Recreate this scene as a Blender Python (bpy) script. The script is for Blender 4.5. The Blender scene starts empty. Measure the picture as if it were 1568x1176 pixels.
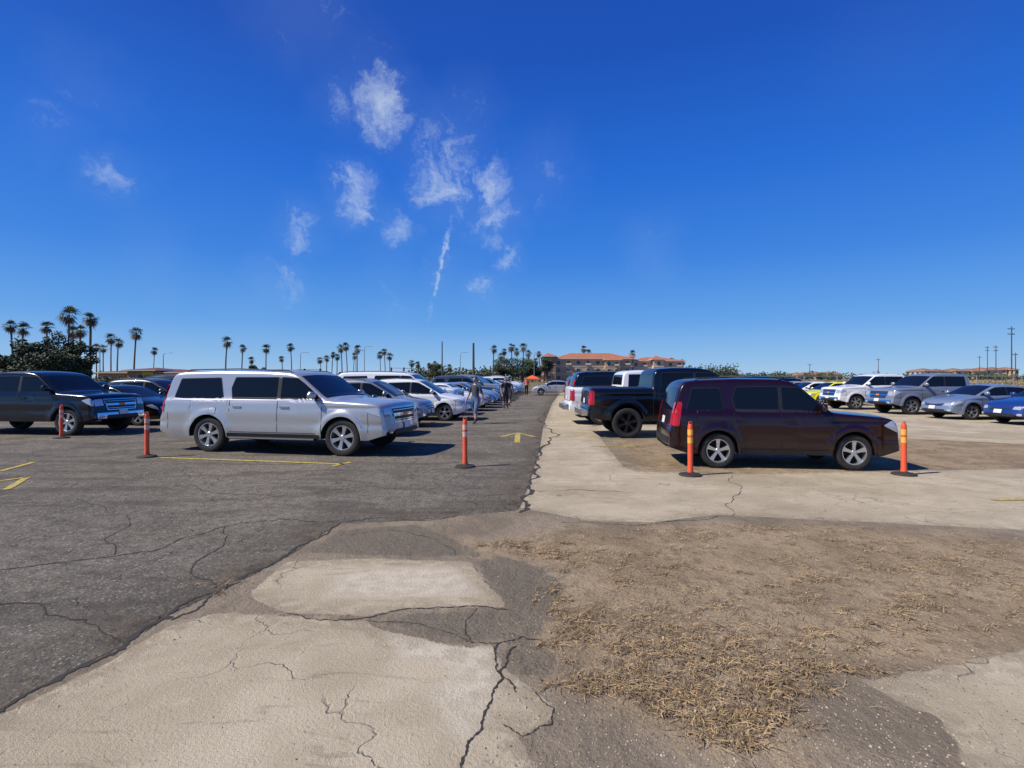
import bpy, math, random
import numpy as np
from mathutils import Vector, Matrix
random.seed(7); np.random.seed(7)
H=1.75; F=800.0
def G(a,b):   # bearing units -> ground position
    Y=F*H/(b-578.0); return ((a-784.0)/F*Y, Y)
scene=bpy.context.scene
COL=scene.collection
# ---------------------------------------------------------------- nodes
class N:
    def __init__(s,tree): s.t=tree; s.n=tree.nodes; s.l=tree.links
    def new(s,typ,ins=None,**kw):
        nd=s.n.new(typ)
        for k,v in kw.items(): setattr(nd,k,v)
        if ins:
            for k,v in ins.items(): s.set(nd.inputs[k],v)
        return nd
    def set(s,sock,v):
        if isinstance(v,bpy.types.NodeSocket): s.l.new(v,sock)
        else:
            if isinstance(v,tuple) and len(v)==3 and sock.type=='RGBA': v=(*v,1)
            sock.default_value=v
    def math(s,op,a,b=0.0,c=None,clamp=False):
        nd=s.n.new('ShaderNodeMath'); nd.operation=op; nd.use_clamp=clamp
        s.set(nd.inputs[0],a); s.set(nd.inputs[1],b)
        if c is not None: s.set(nd.inputs[2],c)
        return nd.outputs[0]
    def mix(s,f,a,b,bt='MIX'):
        nd=s.n.new('ShaderNodeMix'); nd.data_type='RGBA'; nd.blend_type=bt
        s.set(nd.inputs[0],f); s.set(nd.inputs[6],a); s.set(nd.inputs[7],b); return nd.outputs[2]
    def noise(s,vec,scale,detail=4,rough=.55,dist=0.0):
        nd=s.new('ShaderNodeTexNoise',{'Scale':scale,'Detail':detail,'Roughness':rough,'Distortion':dist})
        if vec is not None: s.l.new(vec,nd.inputs['Vector'])
        return nd.outputs['Fac']
    def ramp(s,v,a,b,c=0.0,d=1.0,smooth=True):
        nd=s.n.new('ShaderNodeMapRange'); nd.clamp=True
        if smooth: nd.interpolation_type='SMOOTHSTEP'
        s.set(nd.inputs[0],v)
        for i,x in enumerate((a,b,c,d)): s.set(nd.inputs[i+1],x)
        return nd.outputs[0]
def newmat(name):
    m=bpy.data.materials.new(name); m.use_nodes=True
    t=N(m.node_tree); p=m.node_tree.nodes['Principled BSDF']; return m,t,p
MC={}
def mat(name,col,rough=.6,metal=0.0,var=.0,scale=8.0,coat=0.0,spec=.5,bump=0.0,col2=None):
    if name in MC: return MC[name]
    m,t,p=newmat(name)
    p.inputs['Roughness'].default_value=rough; p.inputs['Metallic'].default_value=metal
    p.inputs['Coat Weight'].default_value=coat; p.inputs['Coat Roughness'].default_value=.04
    p.inputs['Specular IOR Level'].default_value=spec
    g=t.new('ShaderNodeNewGeometry').outputs['Position']
    if var>0 or col2:
        n=t.noise(g,scale,4)
        f=t.ramp(n,.3,.7)
        c2=col2 or tuple(min(1,c*(1+var)) for c in col)
        c1=col if col2 else tuple(c*(1-var) for c in col)
        t.set(p.inputs['Base Color'],t.mix(f,c1,c2))
    else: t.set(p.inputs['Base Color'],col)
    MC[name]=m; return m
def paint(name,col,metal=.0,rough=.3,coat=.7,dk=.22):
    if name in MC: return MC[name]
    m,t,p=newmat(name)
    tc=t.new('ShaderNodeTexCoord').outputs['Object']
    z=t.new('ShaderNodeSeparateXYZ',{0:tc}).outputs['Z']
    n=t.noise(tc,2.5,4,.6)
    low=t.ramp(z,.85,.25)
    dust=t.math('MULTIPLY',t.math('ADD',t.math('MULTIPLY',low,.5),.04),t.ramp(n,.3,.75))
    t.set(p.inputs['Base Color'],t.mix(t.math('MULTIPLY',dust,dk),col,(.25,.21,.16)))
    t.set(p.inputs['Roughness'],t.math('ADD',t.math('MULTIPLY',dust,.3),rough))
    p.inputs['Metallic'].default_value=metal
    p.inputs['Coat Weight'].default_value=coat; p.inputs['Coat Roughness'].default_value=.03
    MC[name]=m; return m
# ---------------------------------------------------------------- mesh builder
class MB:
    def __init__(s): s.v=[];s.f=[];s.m=[]
    def grid(s,rows,m,close=False):
        o=len(s.v); R=len(rows);C=len(rows[0])
        for r in rows: s.v.extend([tuple(p) for p in r])
        for i in range(R-1):
            for j in range(C if close else C-1):
                k=(j+1)%C
                s.f.append((o+i*C+j,o+i*C+k,o+(i+1)*C+k,o+(i+1)*C+j)); s.m.append(m)
    def poly(s,pts,m):
        o=len(s.v); s.v.extend([tuple(p) for p in pts]); s.f.append(tuple(range(o,o+len(pts)))); s.m.append(m)
    def box(s,c,d,m,rz=0.0,taper=1.0):
        o=len(s.v); cx,cy,cz=c; dx,dy,dz=d[0]/2,d[1]/2,d[2]/2; ca,sa=math.cos(rz),math.sin(rz)
        for k in (-1,1):
            tp=taper if k>0 else 1
            for a,b in ((-1,-1),(1,-1),(1,1),(-1,1)):
                x=a*dx*tp;y=b*dy*tp; s.v.append((cx+x*ca-y*sa,cy+x*sa+y*ca,cz+k*dz))
        for q in ((0,3,2,1),(4,5,6,7),(0,1,5,4),(1,2,6,5),(2,3,7,6),(3,0,4,7)):
            s.f.append(tuple(o+i for i in q)); s.m.append(m)
    def tube(s,pts,rads,m,n=8,cap=True):
        rows=[];pts=[Vector(p) for p in pts]
        for i,p in enumerate(pts):
            d=(pts[min(i+1,len(pts)-1)]-pts[max(i-1,0)]).normalized()
            u=d.orthogonal().normalized() if i==0 else (u-d*u.dot(d)).normalized()
            w=d.cross(u)
            rows.append([p+(u*math.cos(a)+w*math.sin(a))*rads[i] for a in [2*math.pi*k/n for k in range(n)]])
        s.grid(rows,m,True)
        if cap: s.poly(rows[-1],m); s.poly(rows[0][::-1],m)
    def lathe(s,prof,c,axis,m,n=24):  # prof: (r,h)
        rows=[]
        for r,h in prof:
            row=[]
            for k in range(n):
                a=2*math.pi*k/n; u,v=r*math.cos(a),r*math.sin(a)
                row.append((c[0]+u,c[1]+h,c[2]+v) if axis=='y' else (c[0]+u,c[1]+v,c[2]+h))
            rows.append(row)
        s.grid(rows,m,True)
    def mesh(s,name,mats,smooth=True,ang=35):
        me=bpy.data.meshes.new(name); me.from_pydata(s.v,[],s.f)
        for x in mats: me.materials.append(x)
        me.polygons.foreach_set('material_index',s.m)
        me.polygons.foreach_set('use_smooth',[smooth]*len(s.f))
        me.update()
        if smooth: me.set_sharp_from_angle(angle=math.radians(ang))
        return me
    def obj(s,name,mats,smooth=True,loc=(0,0,0),rz=0,ang=35):
        o=bpy.data.objects.new(name,s.mesh(name,mats,smooth,ang)); COL.objects.link(o)
        o.location=loc; o.rotation_euler=(0,0,rz); return o
def rnd(P,r,closed,ts=(0,.33,.67,1)):
    out=[];n=len(P)
    for i in range(n):
        v=P[i]
        if not closed and i in (0,n-1): out.append(v); continue
        a=P[(i-1)%n];b=P[(i+1)%n]; la=math.dist(a,v);lb=math.dist(b,v); ra=min(r,.48*la);rb=min(r,.48*lb)
        A=(v[0]+(a[0]-v[0])/la*ra,v[1]+(a[1]-v[1])/la*ra);B=(v[0]+(b[0]-v[0])/lb*rb,v[1]+(b[1]-v[1])/lb*rb)
        for t in ts: out.append(tuple((1-t)**2*A[k]+2*t*(1-t)*v[k]+t*t*B[k] for k in (0,1)))
    return out
# ---------------------------------------------------------------- vehicles
M_GLASS=mat('tinted_glass',(.006,.007,.008),.04,spec=.4)
M_BLK=mat('black_plastic',(.015,.015,.016),.55,var=.2)
M_UND=mat('underbody_black',(.008,.008,.008),.9)
M_TIRE=mat('tire_rubber',(.025,.024,.023),.85,var=.25,scale=20)
M_RIM=mat('alloy_rim',(.62,.63,.64),.28,.85)
M_RIMB=mat('black_rim',(.02,.02,.022),.25,.3,coat=.5)
M_CHR=mat('chrome',(.75,.76,.78),.12,1.0)
M_LAMP=mat('headlamp_glass',(.55,.57,.6),.08,.35,coat=1)
M_RED=mat('tail_lamp_red',(.50,.008,.008),.15,coat=.6)
M_SEAM=mat('door_seam',(.012,.012,.012),.8)
M_PLATE=mat('licence_plate',(.7,.7,.68),.5,var=.15,scale=60)
M_AMB=mat('amber_lamp',(.7,.2,.02),.2)
SLOTS=[None,M_GLASS,M_BLK,M_UND,M_TIRE,M_RIM,M_CHR,M_LAMP,M_RED,M_SEAM,M_PLATE,M_AMB]
PA,GL,BK,UN,TI,RI,CH,LA,RE,SE,PL,AM=range(12)
SPEC={
'big_suv':dict(wb=3.3,x0=-3.03,x1=2.71,hw=1.0,r=.405,sill=.36,belt=1.22,tum=.17,pr=.13,rd=.5,er=.07,
 prof=[(-3.03,.46),(-3.02,.82),(-2.97,.87),(-2.93,1.2),(-2.78,1.68),(-2.68,1.83),(-2.45,1.865),(-1.5,1.885),(-.3,1.875),(.36,1.84),(.56,1.765),(1.22,1.26),(1.42,1.22),(2.42,1.165),(2.58,1.11),(2.63,1.0),(2.66,.8),(2.70,.62),(2.71,.45)],
 win=[[(-2.60,1.25),(-1.30,1.25),(-1.42,1.71),(-2.46,1.69)],[(-1.05,1.24),(.06,1.24),(.06,1.72),(-1.02,1.72),(-1.10,1.48)],[(.15,1.24),(1.10,1.24),(1.04,1.34),(.56,1.70),(.15,1.72)]],
 seams=[(.105,.50,1.23),(-1.10,.95,1.23),(1.18,.5,1.20)],ws=(.58,1.20),rw=(-2.915,-2.76),rails=(-2.4,.35,1.0),
 rl=[[(-3.0,.92),(-2.87,.92),(-2.85,1.55),(-2.885,1.57),(-2.94,1.3)]],hl=[[(2.22,1.00),(2.64,.86),(2.62,1.0),(2.5,1.09)]],
 grille='bar',mir=(1.0,1.26),cladding=1,handles=[(-.90,1.06),(.28,1.06)],chromeline=1),
'suv':dict(wb=2.775,x0=-2.45,x1=2.40,hw=.985,r=.365,sill=.30,belt=1.17,tum=.18,pr=.12,rd=.45,er=.06,
 prof=[(-2.45,.46),(-2.44,.78),(-2.39,.86),(-2.34,1.18),(-2.19,1.66),(-2.08,1.79),(-1.8,1.82),(-1.0,1.85),(-.1,1.84),(.14,1.81),(.32,1.73),(.93,1.19),(1.10,1.15),(2.10,1.07),(2.27,1.02),(2.34,.87),(2.37,.6),(2.40,.40)],
 win=[[(-2.06,1.21),(-1.27,1.20),(-1.34,1.66),(-1.92,1.65)],[(-1.0,1.185),(-.12,1.18),(-.12,1.69),(-.98,1.68),(-1.07,1.45)],[(-.04,1.18),(.84,1.18),(.79,1.27),(.33,1.67),(-.04,1.69)]],
 seams=[(-.08,.45,1.17),(-1.06,.85,1.17),(.97,.45,1.14)],ws=(.33,.92),rw=(-2.335,-2.18),rails=(-1.85,.0,.92),
 rl=[[(-2.40,.88),(-2.25,.86),(-2.15,1.36),(-2.24,1.38),(-2.36,1.1)]],hl=[[(2.0,.92),(2.34,.77),(2.33,.94),(2.20,1.02)]],
 grille='bar',mir=(.74,1.2),cladding=1,handles=[(-.90,.98),(.10,.98)]),
'crossover':dict(wb=2.66,x0=-2.25,x1=2.28,hw=.92,r=.345,sill=.27,belt=1.08,tum=.26,pr=.25,rd=.9,er=.09,
 prof=[(-2.25,.42),(-2.24,.75),(-2.17,.95),(-2.08,1.15),(-1.78,1.55),(-1.6,1.63),(-1.0,1.67),(-.2,1.68),(.2,1.61),(1.12,1.08),(1.3,1.02),(1.95,.93),(2.15,.84),(2.23,.66),(2.27,.45),(2.28,.36)],
 win=[[(-1.80,1.20),(-1.2,1.12),(-1.22,1.50),(-1.56,1.47)],[(-1.10,1.11),(-.15,1.09),(-.15,1.55),(-1.05,1.52)],[(-.07,1.09),(1.02,1.08),(.93,1.16),(.22,1.53),(-.07,1.55)]],
 seams=[(-.11,.42,1.1),(-1.08,.8,1.1),(1.02,.42,1.06)],ws=(.24,1.10),rw=(-2.05,-1.80),rails=(-1.5,.0,.8),
 rl=[[(-2.2,.9),(-1.9,.95),(-1.82,1.35),(-1.95,1.3),(-2.12,1.08)]],hl=[[(1.75,.86),(2.22,.66),(2.2,.78),(2.02,.89)]],
 grille='slim',mir=(.84,1.12),cladding=1,handles=[(-.95,.95),(.05,.95)]),
'sedan':dict(wb=2.8,x0=-2.42,x1=2.37,hw=.91,r=.33,sill=.22,belt=.98,tum=.34,pr=.28,rd=.9,er=.09,
 prof=[(-2.42,.40),(-2.41,.70),(-2.35,.95),(-2.2,1.02),(-1.7,1.06),(-1.0,1.36),(-.5,1.43),(0,1.445),(.35,1.40),(1.15,1.0),(1.32,.96),(2.0,.84),(2.22,.74),(2.32,.58),(2.36,.42),(2.37,.30)],
 win=[[(-1.48,1.05),(-.17,1.01),(-.17,1.35),(-.85,1.32)],[(-.1,1.01),(1.02,1.0),(.95,1.07),(.32,1.33),(-.1,1.35)]],
 seams=[(-.135,.36,1.0),(-1.05,.7,1.02),(1.0,.36,.97)],ws=(.36,1.14),rw=(-1.68,-1.02),rails=None,
 rl=[[(-2.38,.72),(-2.1,.78),(-2.1,.92),(-2.34,.9)]],hl=[[(1.8,.74),(2.28,.58),(2.24,.68),(2.05,.78)]],
 grille='slim',mir=(.86,1.03),cladding=0,handles=[(-.95,.86),(.05,.86)]),
'pickup_truck':dict(wb=3.6,x0=-2.97,x1=2.80,hw=.99,r=.41,sill=.42,belt=1.28,tum=.17,pr=.10,rd=.42,er=.055,
 prof=[(-2.97,.56),(-2.96,.76),(-2.91,.8),(-2.885,1.28),(-2.86,1.33),(-1.10,1.33),(-1.05,1.34),(-.98,1.80),(-.88,1.89),(-.4,1.925),(.3,1.92),(.58,1.88),(.76,1.80),(1.38,1.32),(1.55,1.27),(2.48,1.21),(2.64,1.16),(2.69,1.02),(2.75,.75),(2.79,.6),(2.80,.48)],
 win=[[(-.82,1.33),(.12,1.33),(.12,1.79),(-.78,1.78)],[(.21,1.33),(1.25,1.33),(1.2,1.41),(.70,1.78),(.21,1.79)]],
 seams=[(.165,.5,1.32),(-.88,.7,1.32),(1.32,.5,1.25),(-1.06,.5,1.32)],ws=(.77,1.37),rw=(-1.04,-.975),rails=None,
 rl=[[(-2.93,.86),(-2.78,.86),(-2.78,1.27),(-2.89,1.27)]],hl=[[(2.35,1.06),(2.72,.88),(2.70,1.05),(2.60,1.13)]],
 grille='bar',mir=(1.18,1.36),cladding=0,handles=[(-.7,1.12),(.34,1.12)],bed=(-2.78,-1.15)),
}
def build_car(kind,rim='silver',lift=0.0,lod=1):
    sp=SPEC[kind]; mb=MB(); hw=sp['hw'];x0,x1=sp['x0'],sp['x1'];wb=sp['wb'];r=sp['r'];sill=sp['sill'];belt=sp['belt'];rd=sp['rd']
    pr=rnd(sp['prof'],sp['pr'],False); px=np.array([p[0] for p in pr]);pz=np.array([p[1] for p in pr])
    px=px+np.arange(len(px))*1e-6
    ra=r+.075; xw=(-wb/2,wb/2); zw=r-.01
    zu=lambda x: float(np.interp(x,px,pz))
    def cs(x):
        e=.02; a=max(x-e,x0);b=min(x+e,x1); sl=(zu(b)-zu(a))/(b-a); c=1/math.sqrt(1+sl*sl); return c,sl*c
    def zl(x):
        for w in xw:
            if abs(x-w)<=ra: return zw+math.sqrt(max(0,ra*ra-(x-w)**2))
        z=sill
        return min(z+.12*max(0,1-(x1-x)/.4)+.12*max(0,1-(x-x0)/.4), zu(x)-.02)
    def W(x,z):
        w=hw-.13*rd*max(0,1-(x1-x)/.8)**2.4-.07*rd*max(0,1-(x-x0)/.5)**2.5
        w-=.07*max(0,(.62-z)/.4)**2
        zz=(z-.88)
        if zz>0: w-=.03*min(1,zz/(belt-.88))**2
        s=min(1,max(0,(z-belt+.05)/.08)); w-=.035*s*s*(3-2*s)
        if z>belt: w-=sp['tum']*(z-belt)
        w-=.014*math.exp(-((z-(belt-.17))/.03)**2)
        w-=.012*math.exp(-((z-(sill+.33))/.05)**2)
        for c in xw:
            d=math.hypot(x-c,z-zw)
            if d<ra+.14: w+=.028*max(0,min(1,(ra+.14-d)/.08))
        d=(zu(x)-z)*cs(x)[0]; rr=sp['er']
        if d<rr: w-=rr*(1-math.sqrt(max(0,1-(1-max(d,0)/rr)**2)))
        return w
    def D(x,y,z):
        q=(min(1,abs(y)/hw))**2.4
        return (x-.22*rd*max(0,1-(x1-x)/.9)*q+.10*rd*max(0,1-(x-x0)/.7)*q,y,z+lift)
    st=set(np.round(np.arange(x0,x1,.09 if lod else .16),4))|set(np.round(px,4))
    na=18 if lod else 12
    for c in xw:
        st={s for s in st if abs(s-c)>ra+.004}
        for k in range(na+1): st.add(round(c+ra*math.cos(math.pi*k/na),5))
        st.add(c+ra+.002); st.add(c-ra-.002)
    st=sorted(s for s in st if x0<=s<=x1); q=[st[0]]
    for s in st[1:]:
        if s-q[-1]>.0015:q.append(s)
    st=q; K=24 if lod else 14; Mx=9
    rows=[];und=[]
    for x in st:
        a,b=zl(x),zu(x); row=[]
        for i in range(K):
            s=1-(1-i/(K-1))**1.5; z=a+(b-a)*s; row.append((W(x,z),z))
        We=row[-1][0]; c=cs(x)[0]
        L=[D(x,y,z) for y,z in row]
        T=[D(x,We*(1-2*k/(Mx+1)),b+.035*c*(1-(1-2*k/(Mx+1))**2)) for k in range(1,Mx+1)]
        Rr=[D(x,-y,z) for y,z in row[::-1]]
        rows.append(L+T+Rr)
        w0=row[0][0]; sl=min(a,sill+.1)
        und.append([D(x,w0,a),D(x,w0-.035,a+.0),D(x,hw*.6,a),D(x,hw*.6,sl),D(x,-hw*.6,sl),D(x,-hw*.6,a),D(x,-w0+.035,a),D(x,-w0,a)])
    mb.grid(rows,PA); mb.grid(und,UN)
    mb.poly(rows[0],BK); mb.poly(rows[-1][::-1],BK)
    def cols(poly,n,rr):
        P=rnd(poly,rr,True) if rr else poly
        a=min(p[0] for p in P);b=max(p[0] for p in P);out=[]
        xs_=[a+(b-a)*i/n for i in range(n+1)]
        if rr: xs_=sorted(set(xs_+[p[0] for p in P]))
        for x in xs_:
            x=min(max(x,a+1e-4),b-1e-4); zs=[]
            for k in range(len(P)):
                p,qq=P[k],P[(k+1)%len(P)]
                if (p[0]-x)*(qq[0]-x)<=0 and p[0]!=qq[0]: zs.append(p[1]+(qq[1]-p[1])*(x-p[0])/(qq[0]-p[0]))
            if zs: out.append((x,min(zs),max(zs)))
        return out
    def side(poly,m,off=.004,n=None,nz=5,rr=.035):
        xr=max(p[0] for p in poly)-min(p[0] for p in poly)
        n=n or max(2,int(xr/.07)+4)
        cl=cols(poly,n,rr)
        for sg in (1,-1):
            mb.grid([[D(x,sg*(W(x,a+(b-a)*k/nz)+off),a+(b-a)*k/nz) for k in range(nz+1)] for x,a,b in cl],m)
    fi=[i for i in range(len(px)) if px[i]>x1-.75]; fz=pz[fi][::-1];fx=px[fi][::-1]
    ri=[i for i in range(len(px)) if px[i]<x0+(.55 if kind!='pickup_truck' else .15)]; rz=pz[ri];rx=px[ri]
    def end(poly,m,off=.006,front=True,rr=.02,n=None,nz=4):
        yr=max(p[0] for p in poly)-min(p[0] for p in poly)
        n=n or max(3,int(yr/.07)+3)
        R=[]
        for y,a,b in cols(poly,n,rr):
            row=[]
            for k in range(nz+1):
                z=a+(b-a)*k/nz
                x=float(np.interp(z,fz,fx))+off if front else float(np.interp(z,rz,rx))-off
                row.append(D(x,y,z))
            R.append(row)
        mb.grid(R,m)
    def endsym(poly,m,**k):
        end(poly,m,**k); end([(-a,b) for a,b in poly],m,**k)
    def top(xa,xb,inset,m,off=.006,n=14,ny=8):
        R=[]
        for i in range(n+1):
            x=xa+(xb-xa)*i/n; c,s=cs(x); We=W(x,zu(x))-inset; b=zu(x)
            R.append([D(x-s*off,We*(1-2*k/ny),b+.035*c*(1-(1-2*k/ny)**2*(We/(We+inset))**2)+c*off) for k in range(ny+1)])
        mb.grid(R,m)
    for w in sp['win']:
        cx=sum(p[0] for p in w)/len(w);cz=sum(p[1] for p in w)/len(w)
        side([(cx+(a-cx)*1.035,cz+(b-cz)*1.07) for a,b in w],BK,.003)
        side(w,GL,.0065)
    A_,B_=sp['win'][-2],sp['win'][-1]
    xa=max(p[0] for p in A_); xb=min(p[0] for p in B_); zt=max(p[1] for p in A_); zb_=B_[0][1]
    side([(xa-.01,zb_),(xb+.01,zb_),(xb+.01,zt),(xa-.01,zt)],BK,.0045,n=2,rr=0)
    allx=[p[0] for w in sp['win'] for p in w]; bz=sp['win'][0][0][1]
    if sp.get('chromeline'): side([(min(allx)-.02,bz-.045),(max(allx)+.02,bz-.045),(max(allx)+.02,bz-.022),(min(allx)-.02,bz-.022)],CH,.007,nz=1,rr=0)
    top(sp['ws'][0]-.02,sp['ws'][1]+.03,-.0,BK,.004); top(*sp['ws'],.03,GL,.009)
    top(*sp['rw'],.06,GL,.007)
    for x,a,b in sp['seams']: side([(x-.006,a),(x+.006,a),(x+.006,b),(x-.006,b)],SE,.0025,n=1,nz=10,rr=0)
    sx=[s[0] for s in sp['seams']]
    side([(max(min(sx),-wb/2+ra+.05),sill+.12),(max(sx),sill+.12),(max(sx),sill+.132),(max(min(sx),-wb/2+ra+.05),sill+.132)],SE,.003,nz=1,rr=0,n=14)
    if sp['cladding']: side([(-wb/2+ra+.03,sill+.005),(wb/2-ra-.03,sill+.005),(wb/2-ra-.03,sill+.10),(-wb/2+ra+.03,sill+.10)],BK,.012,nz=2,rr=0,n=14)
    for p in sp['rl']: side(p,RE,.008)
    for p in sp['hl']: side(p,LA,.008)
    if lod:
        fxx=-wb/2+.12; side([(fxx-.09,belt-.34),(fxx+.09,belt-.34),(fxx+.09,belt-.18),(fxx-.09,belt-.18)],SE,.002,rr=.03,nz=2)
        side([(fxx-.082,belt-.332),(fxx+.082,belt-.332),(fxx+.082,belt-.188),(fxx-.082,belt-.188)],PA,.0035,rr=.03,nz=2)
    for xe,za in ((x1-.40,sp['hl'][0][0][1]-.05),(x0+.28,sp['rl'][0][0][1]-.02)): side([(xe-.005,sill+.16),(xe+.005,sill+.16),(xe+.005,za),(xe-.005,za)],SE,.0025,n=1,nz=6,rr=0)
    hx=sp['hl'][0]; ztop=max(p[1] for p in hx); zb=min(p[1] for p in hx)
    hwf=hw-.13*rd-.05
    if sp['grille']=='bar':
        gz0,gz1=zb-.13,ztop-.03
        end([(-.52,gz0),(.52,gz0),(.60,gz1),(-.60,gz1)],CH,off=.006)
        end([(-.49,gz0+.025),(.49,gz0+.025),(.57,gz1-.025),(-.57,gz1-.025)],BK,off=.012)
        zc=(gz0+gz1)/2
        end([(-.56,zc-.035),(.56,zc-.035),(.56,zc+.035),(-.56,zc+.035)],CH,off=.022,rr=0,nz=1)
        for q in (-.11,.10): end([(-.54,zc+q-.008),(.54,zc+q-.008),(.54,zc+q+.008),(-.54,zc+q+.008)],CH,off=.018,rr=0,nz=1)
        end([(-.10,zc-.04),(.10,zc-.04),(.10,zc+.04),(-.10,zc+.04)],AM if kind!='suv' else CH,off=.028,rr=0,nz=1)
        endsym([(.62,zb+.02),(hwf,zb),(hwf,ztop-.05),(.64,ztop-.03)],LA,off=.01)
    else:
        end([(-.40,zb-.02),(.40,zb-.02),(.5,zb+.09),(-.5,zb+.09)],BK,off=.008)
        end([(-.45,zb+.03),(.45,zb+.03),(.45,zb+.05),(-.45,zb+.05)],CH,off=.014,rr=0,nz=1)
        endsym([(.5,zb+.0),(hwf,zb-.01),(hwf,zb+.12),(.52,zb+.10)],LA,off=.01)
    fb=sp['prof'][-1][1]
    if kind=='pickup_truck': end([(-.86,fb+.02),(.86,fb+.02),(.86,fb+.20),(-.86,fb+.20)],CH,off=.006)
    end([(-.6,fb+.02),(.6,fb+.02),(.55,fb+.13),(-.55,fb+.13)],BK,off=.010)
    endsym([(.66,fb+.05),(.80,fb+.05),(.80,fb+.13),(.66,fb+.13)],LA,off=.012)
    end([(-.16,fb+.13),(.16,fb+.13),(.16,fb+.27),(-.16,fb+.27)],PL,off=.026,rr=0)
    rb=sp['prof'][0][1]; r1=sp['rl'][0]; rz0=min(p[1] for p in r1); rz1=max(p[1] for p in r1)
    endsym([(hw-.26,rz0),(hw-.10,rz0),(hw-.10,rz1-.02),(hw-.22,rz1-.02)],RE,off=.008,front=False)
    end([(-.16,rz0+.02),(.16,rz0+.02),(.16,rz0+.17),(-.16,rz0+.17)],PL,off=.012,front=False,rr=0)
    end([(-.8,rb+.03),(.8,rb+.03),(.8,rb+.16),(-.8,rb+.16)],CH if kind=='pickup_truck' else BK,off=.01,front=False,rr=0)
    end([(-.75,rz0+.0),(.75,rz0+.0),(.75,rz0-.012),(-.75,rz0-.012)],SE,off=.005,front=False,rr=0,nz=1)
    if sp.get('bed'):
        top(sp['bed'][0],sp['bed'][1],.06,BK,.006)
        mb.box((sp['x0']-.02,0,.62+lift),(.22,1.7,.16),CH)
    mx,mz=sp['mir']
    for sg in (1,-1):
        y=W(mx,mz)
        c=Vector(D(mx,sg*(y+.13),mz+.07))
        R=[]
        for i in range(7):
            t=-1+2*i/6; k=math.sqrt(max(.04,1-t**4)); R.append([(c.x+.07*k*math.cos(a)-.02*t*t,c.y+sg*.12*t,c.z+.085*k*math.sin(a)) for a in [2*math.pi*j/10 for j in range(10)]])
        mb.grid(R,PA,True); mb.poly(R[0],PA); mb.poly(R[-1],PA)
        mb.box((c.x,c.y-sg*.12,c.z-.07),(.06,.14,.03),BK)
        for hx_,hz in sp['handles']:
            yy=W(hx_,hz); mb.box((hx_,sg*(yy+.018),hz+lift),(.2,.03,.035),CH if sp.get('chromeline') else PA)
        if sp['rails']:
            a,b,yr=sp['rails']; yr=min(yr,W((a+b)/2,zu((a+b)/2)-.03)-.06)
            pts=[(a,sg*yr,zu(a)+lift+.0),(a+.1,sg*yr,zu(a)+lift+.045),((a+b)/2,sg*yr,zu((a+b)/2)+lift+.045),(b-.1,sg*yr,zu(b)+lift+.045),(b,sg*yr,zu(b)+lift)]
            mb.tube(pts,[.014]*5,BK,6)
    if kind=='big_suv':
        for sg in (1,-1): mb.box((0,sg*(hw+.0),.36),(2.1,.16,.05),BK); mb.box((0,sg*(hw+.082),.365),(2.1,.008,.03),CH)
    if lift:
        for c in xw: mb.tube([(c,-hw*.8,r+lift*.6),(c,hw*.8,r+lift*.6)],[.07,.07],UN,8)
    rw=r*(1+(lift*.6)); zc=rw
    n=32 if lod else 20
    for c in xw:
        for sg in (1,-1):
            yo=hw-.015+(.05 if lift else 0); w=.24 if r>.36 else .21
            R=rw; ri_=R*.66
            prof=[(ri_,-w+.02),(R*.93,-w),(R,-w+.04),(R,-.04),(R*.97,-.012),(R*.90,0),(ri_*1.08,-.004),(ri_,-.02)]
            mb.lathe([(a,sg*(h)) for a,h in prof],(c,sg*yo,zc),'y',TI,n)
            mb.lathe([(ri_*1.02,sg*-.012),(ri_*.96,sg*-.012),(ri_*.92,sg*-.05),(ri_*.9,sg*-.14)],(c,sg*yo,zc),'y',RI,n)
            mb.lathe([(ri_*.93,sg*-.13),(.001,sg*-.13)],(c,sg*yo,zc),'y',UN,n)
            mb.lathe([(ri_*.24,sg*-.10),(ri_*.24,sg*-.035),(ri_*.17,sg*-.02),(.001,sg*-.02)],(c,sg*yo,zc),'y',RI,12)
            ns=6 if kind in('big_suv','pickup_truck') else 5
            for k in range(ns):
                a0=2*math.pi*k/ns+.3
                ca,sa=math.cos(a0),math.sin(a0)
                def P(rr,t,h): return (c+rr*ca-t*sa,sg*(yo+h),zc+rr*sa+t*ca)
                a=.10*ri_*1.1;b=.20*ri_*1.0
                q=[[P(ri_*.15,-a,-.11),P(ri_*.15,-a,-.03),P(ri_*.15,a,-.03),P(ri_*.15,a,-.11)],
                   [P(ri_*.6,-a*1.2,-.11),P(ri_*.6,-a*1.2,-.028),P(ri_*.6,a*1.2,-.028),P(ri_*.6,a*1.2,-.11)],
                   [P(ri_*.95,-b,-.10),P(ri_*.95,-b,-.02),P(ri_*.95,b,-.02),P(ri_*.95,b,-.10)]]
                mb.grid(q,RI,True)
    sl=list(SLOTS); sl[0]=M_BLK
    if rim=='black': sl[RI]=M_RIMB
    return mb.mesh(kind,sl,True,38)
CARS={}
def car(name,kind,x,y,head,pm,ref='nose',scale=1.0,rim='silver',lift=0.0,lod=1):
    key=(kind,rim,lift,lod)
    if key not in CARS: CARS[key]=build_car(kind,rim,lift,lod)
    o=bpy.data.objects.new(name,CARS[key]); COL.objects.link(o)
    o.material_slots[0].link='OBJECT'; o.material_slots[0].material=pm
    sp=SPEC[kind]; h=math.radians(head)
    off={'nose':-sp['x1'],'tail':-sp['x0'],'mid':0}[ref]*scale
    o.location=(x+off*math.cos(h),y+off*math.sin(h),0); o.rotation_euler=(0,0,h); o.scale=(scale,)*3
    return o
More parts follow.
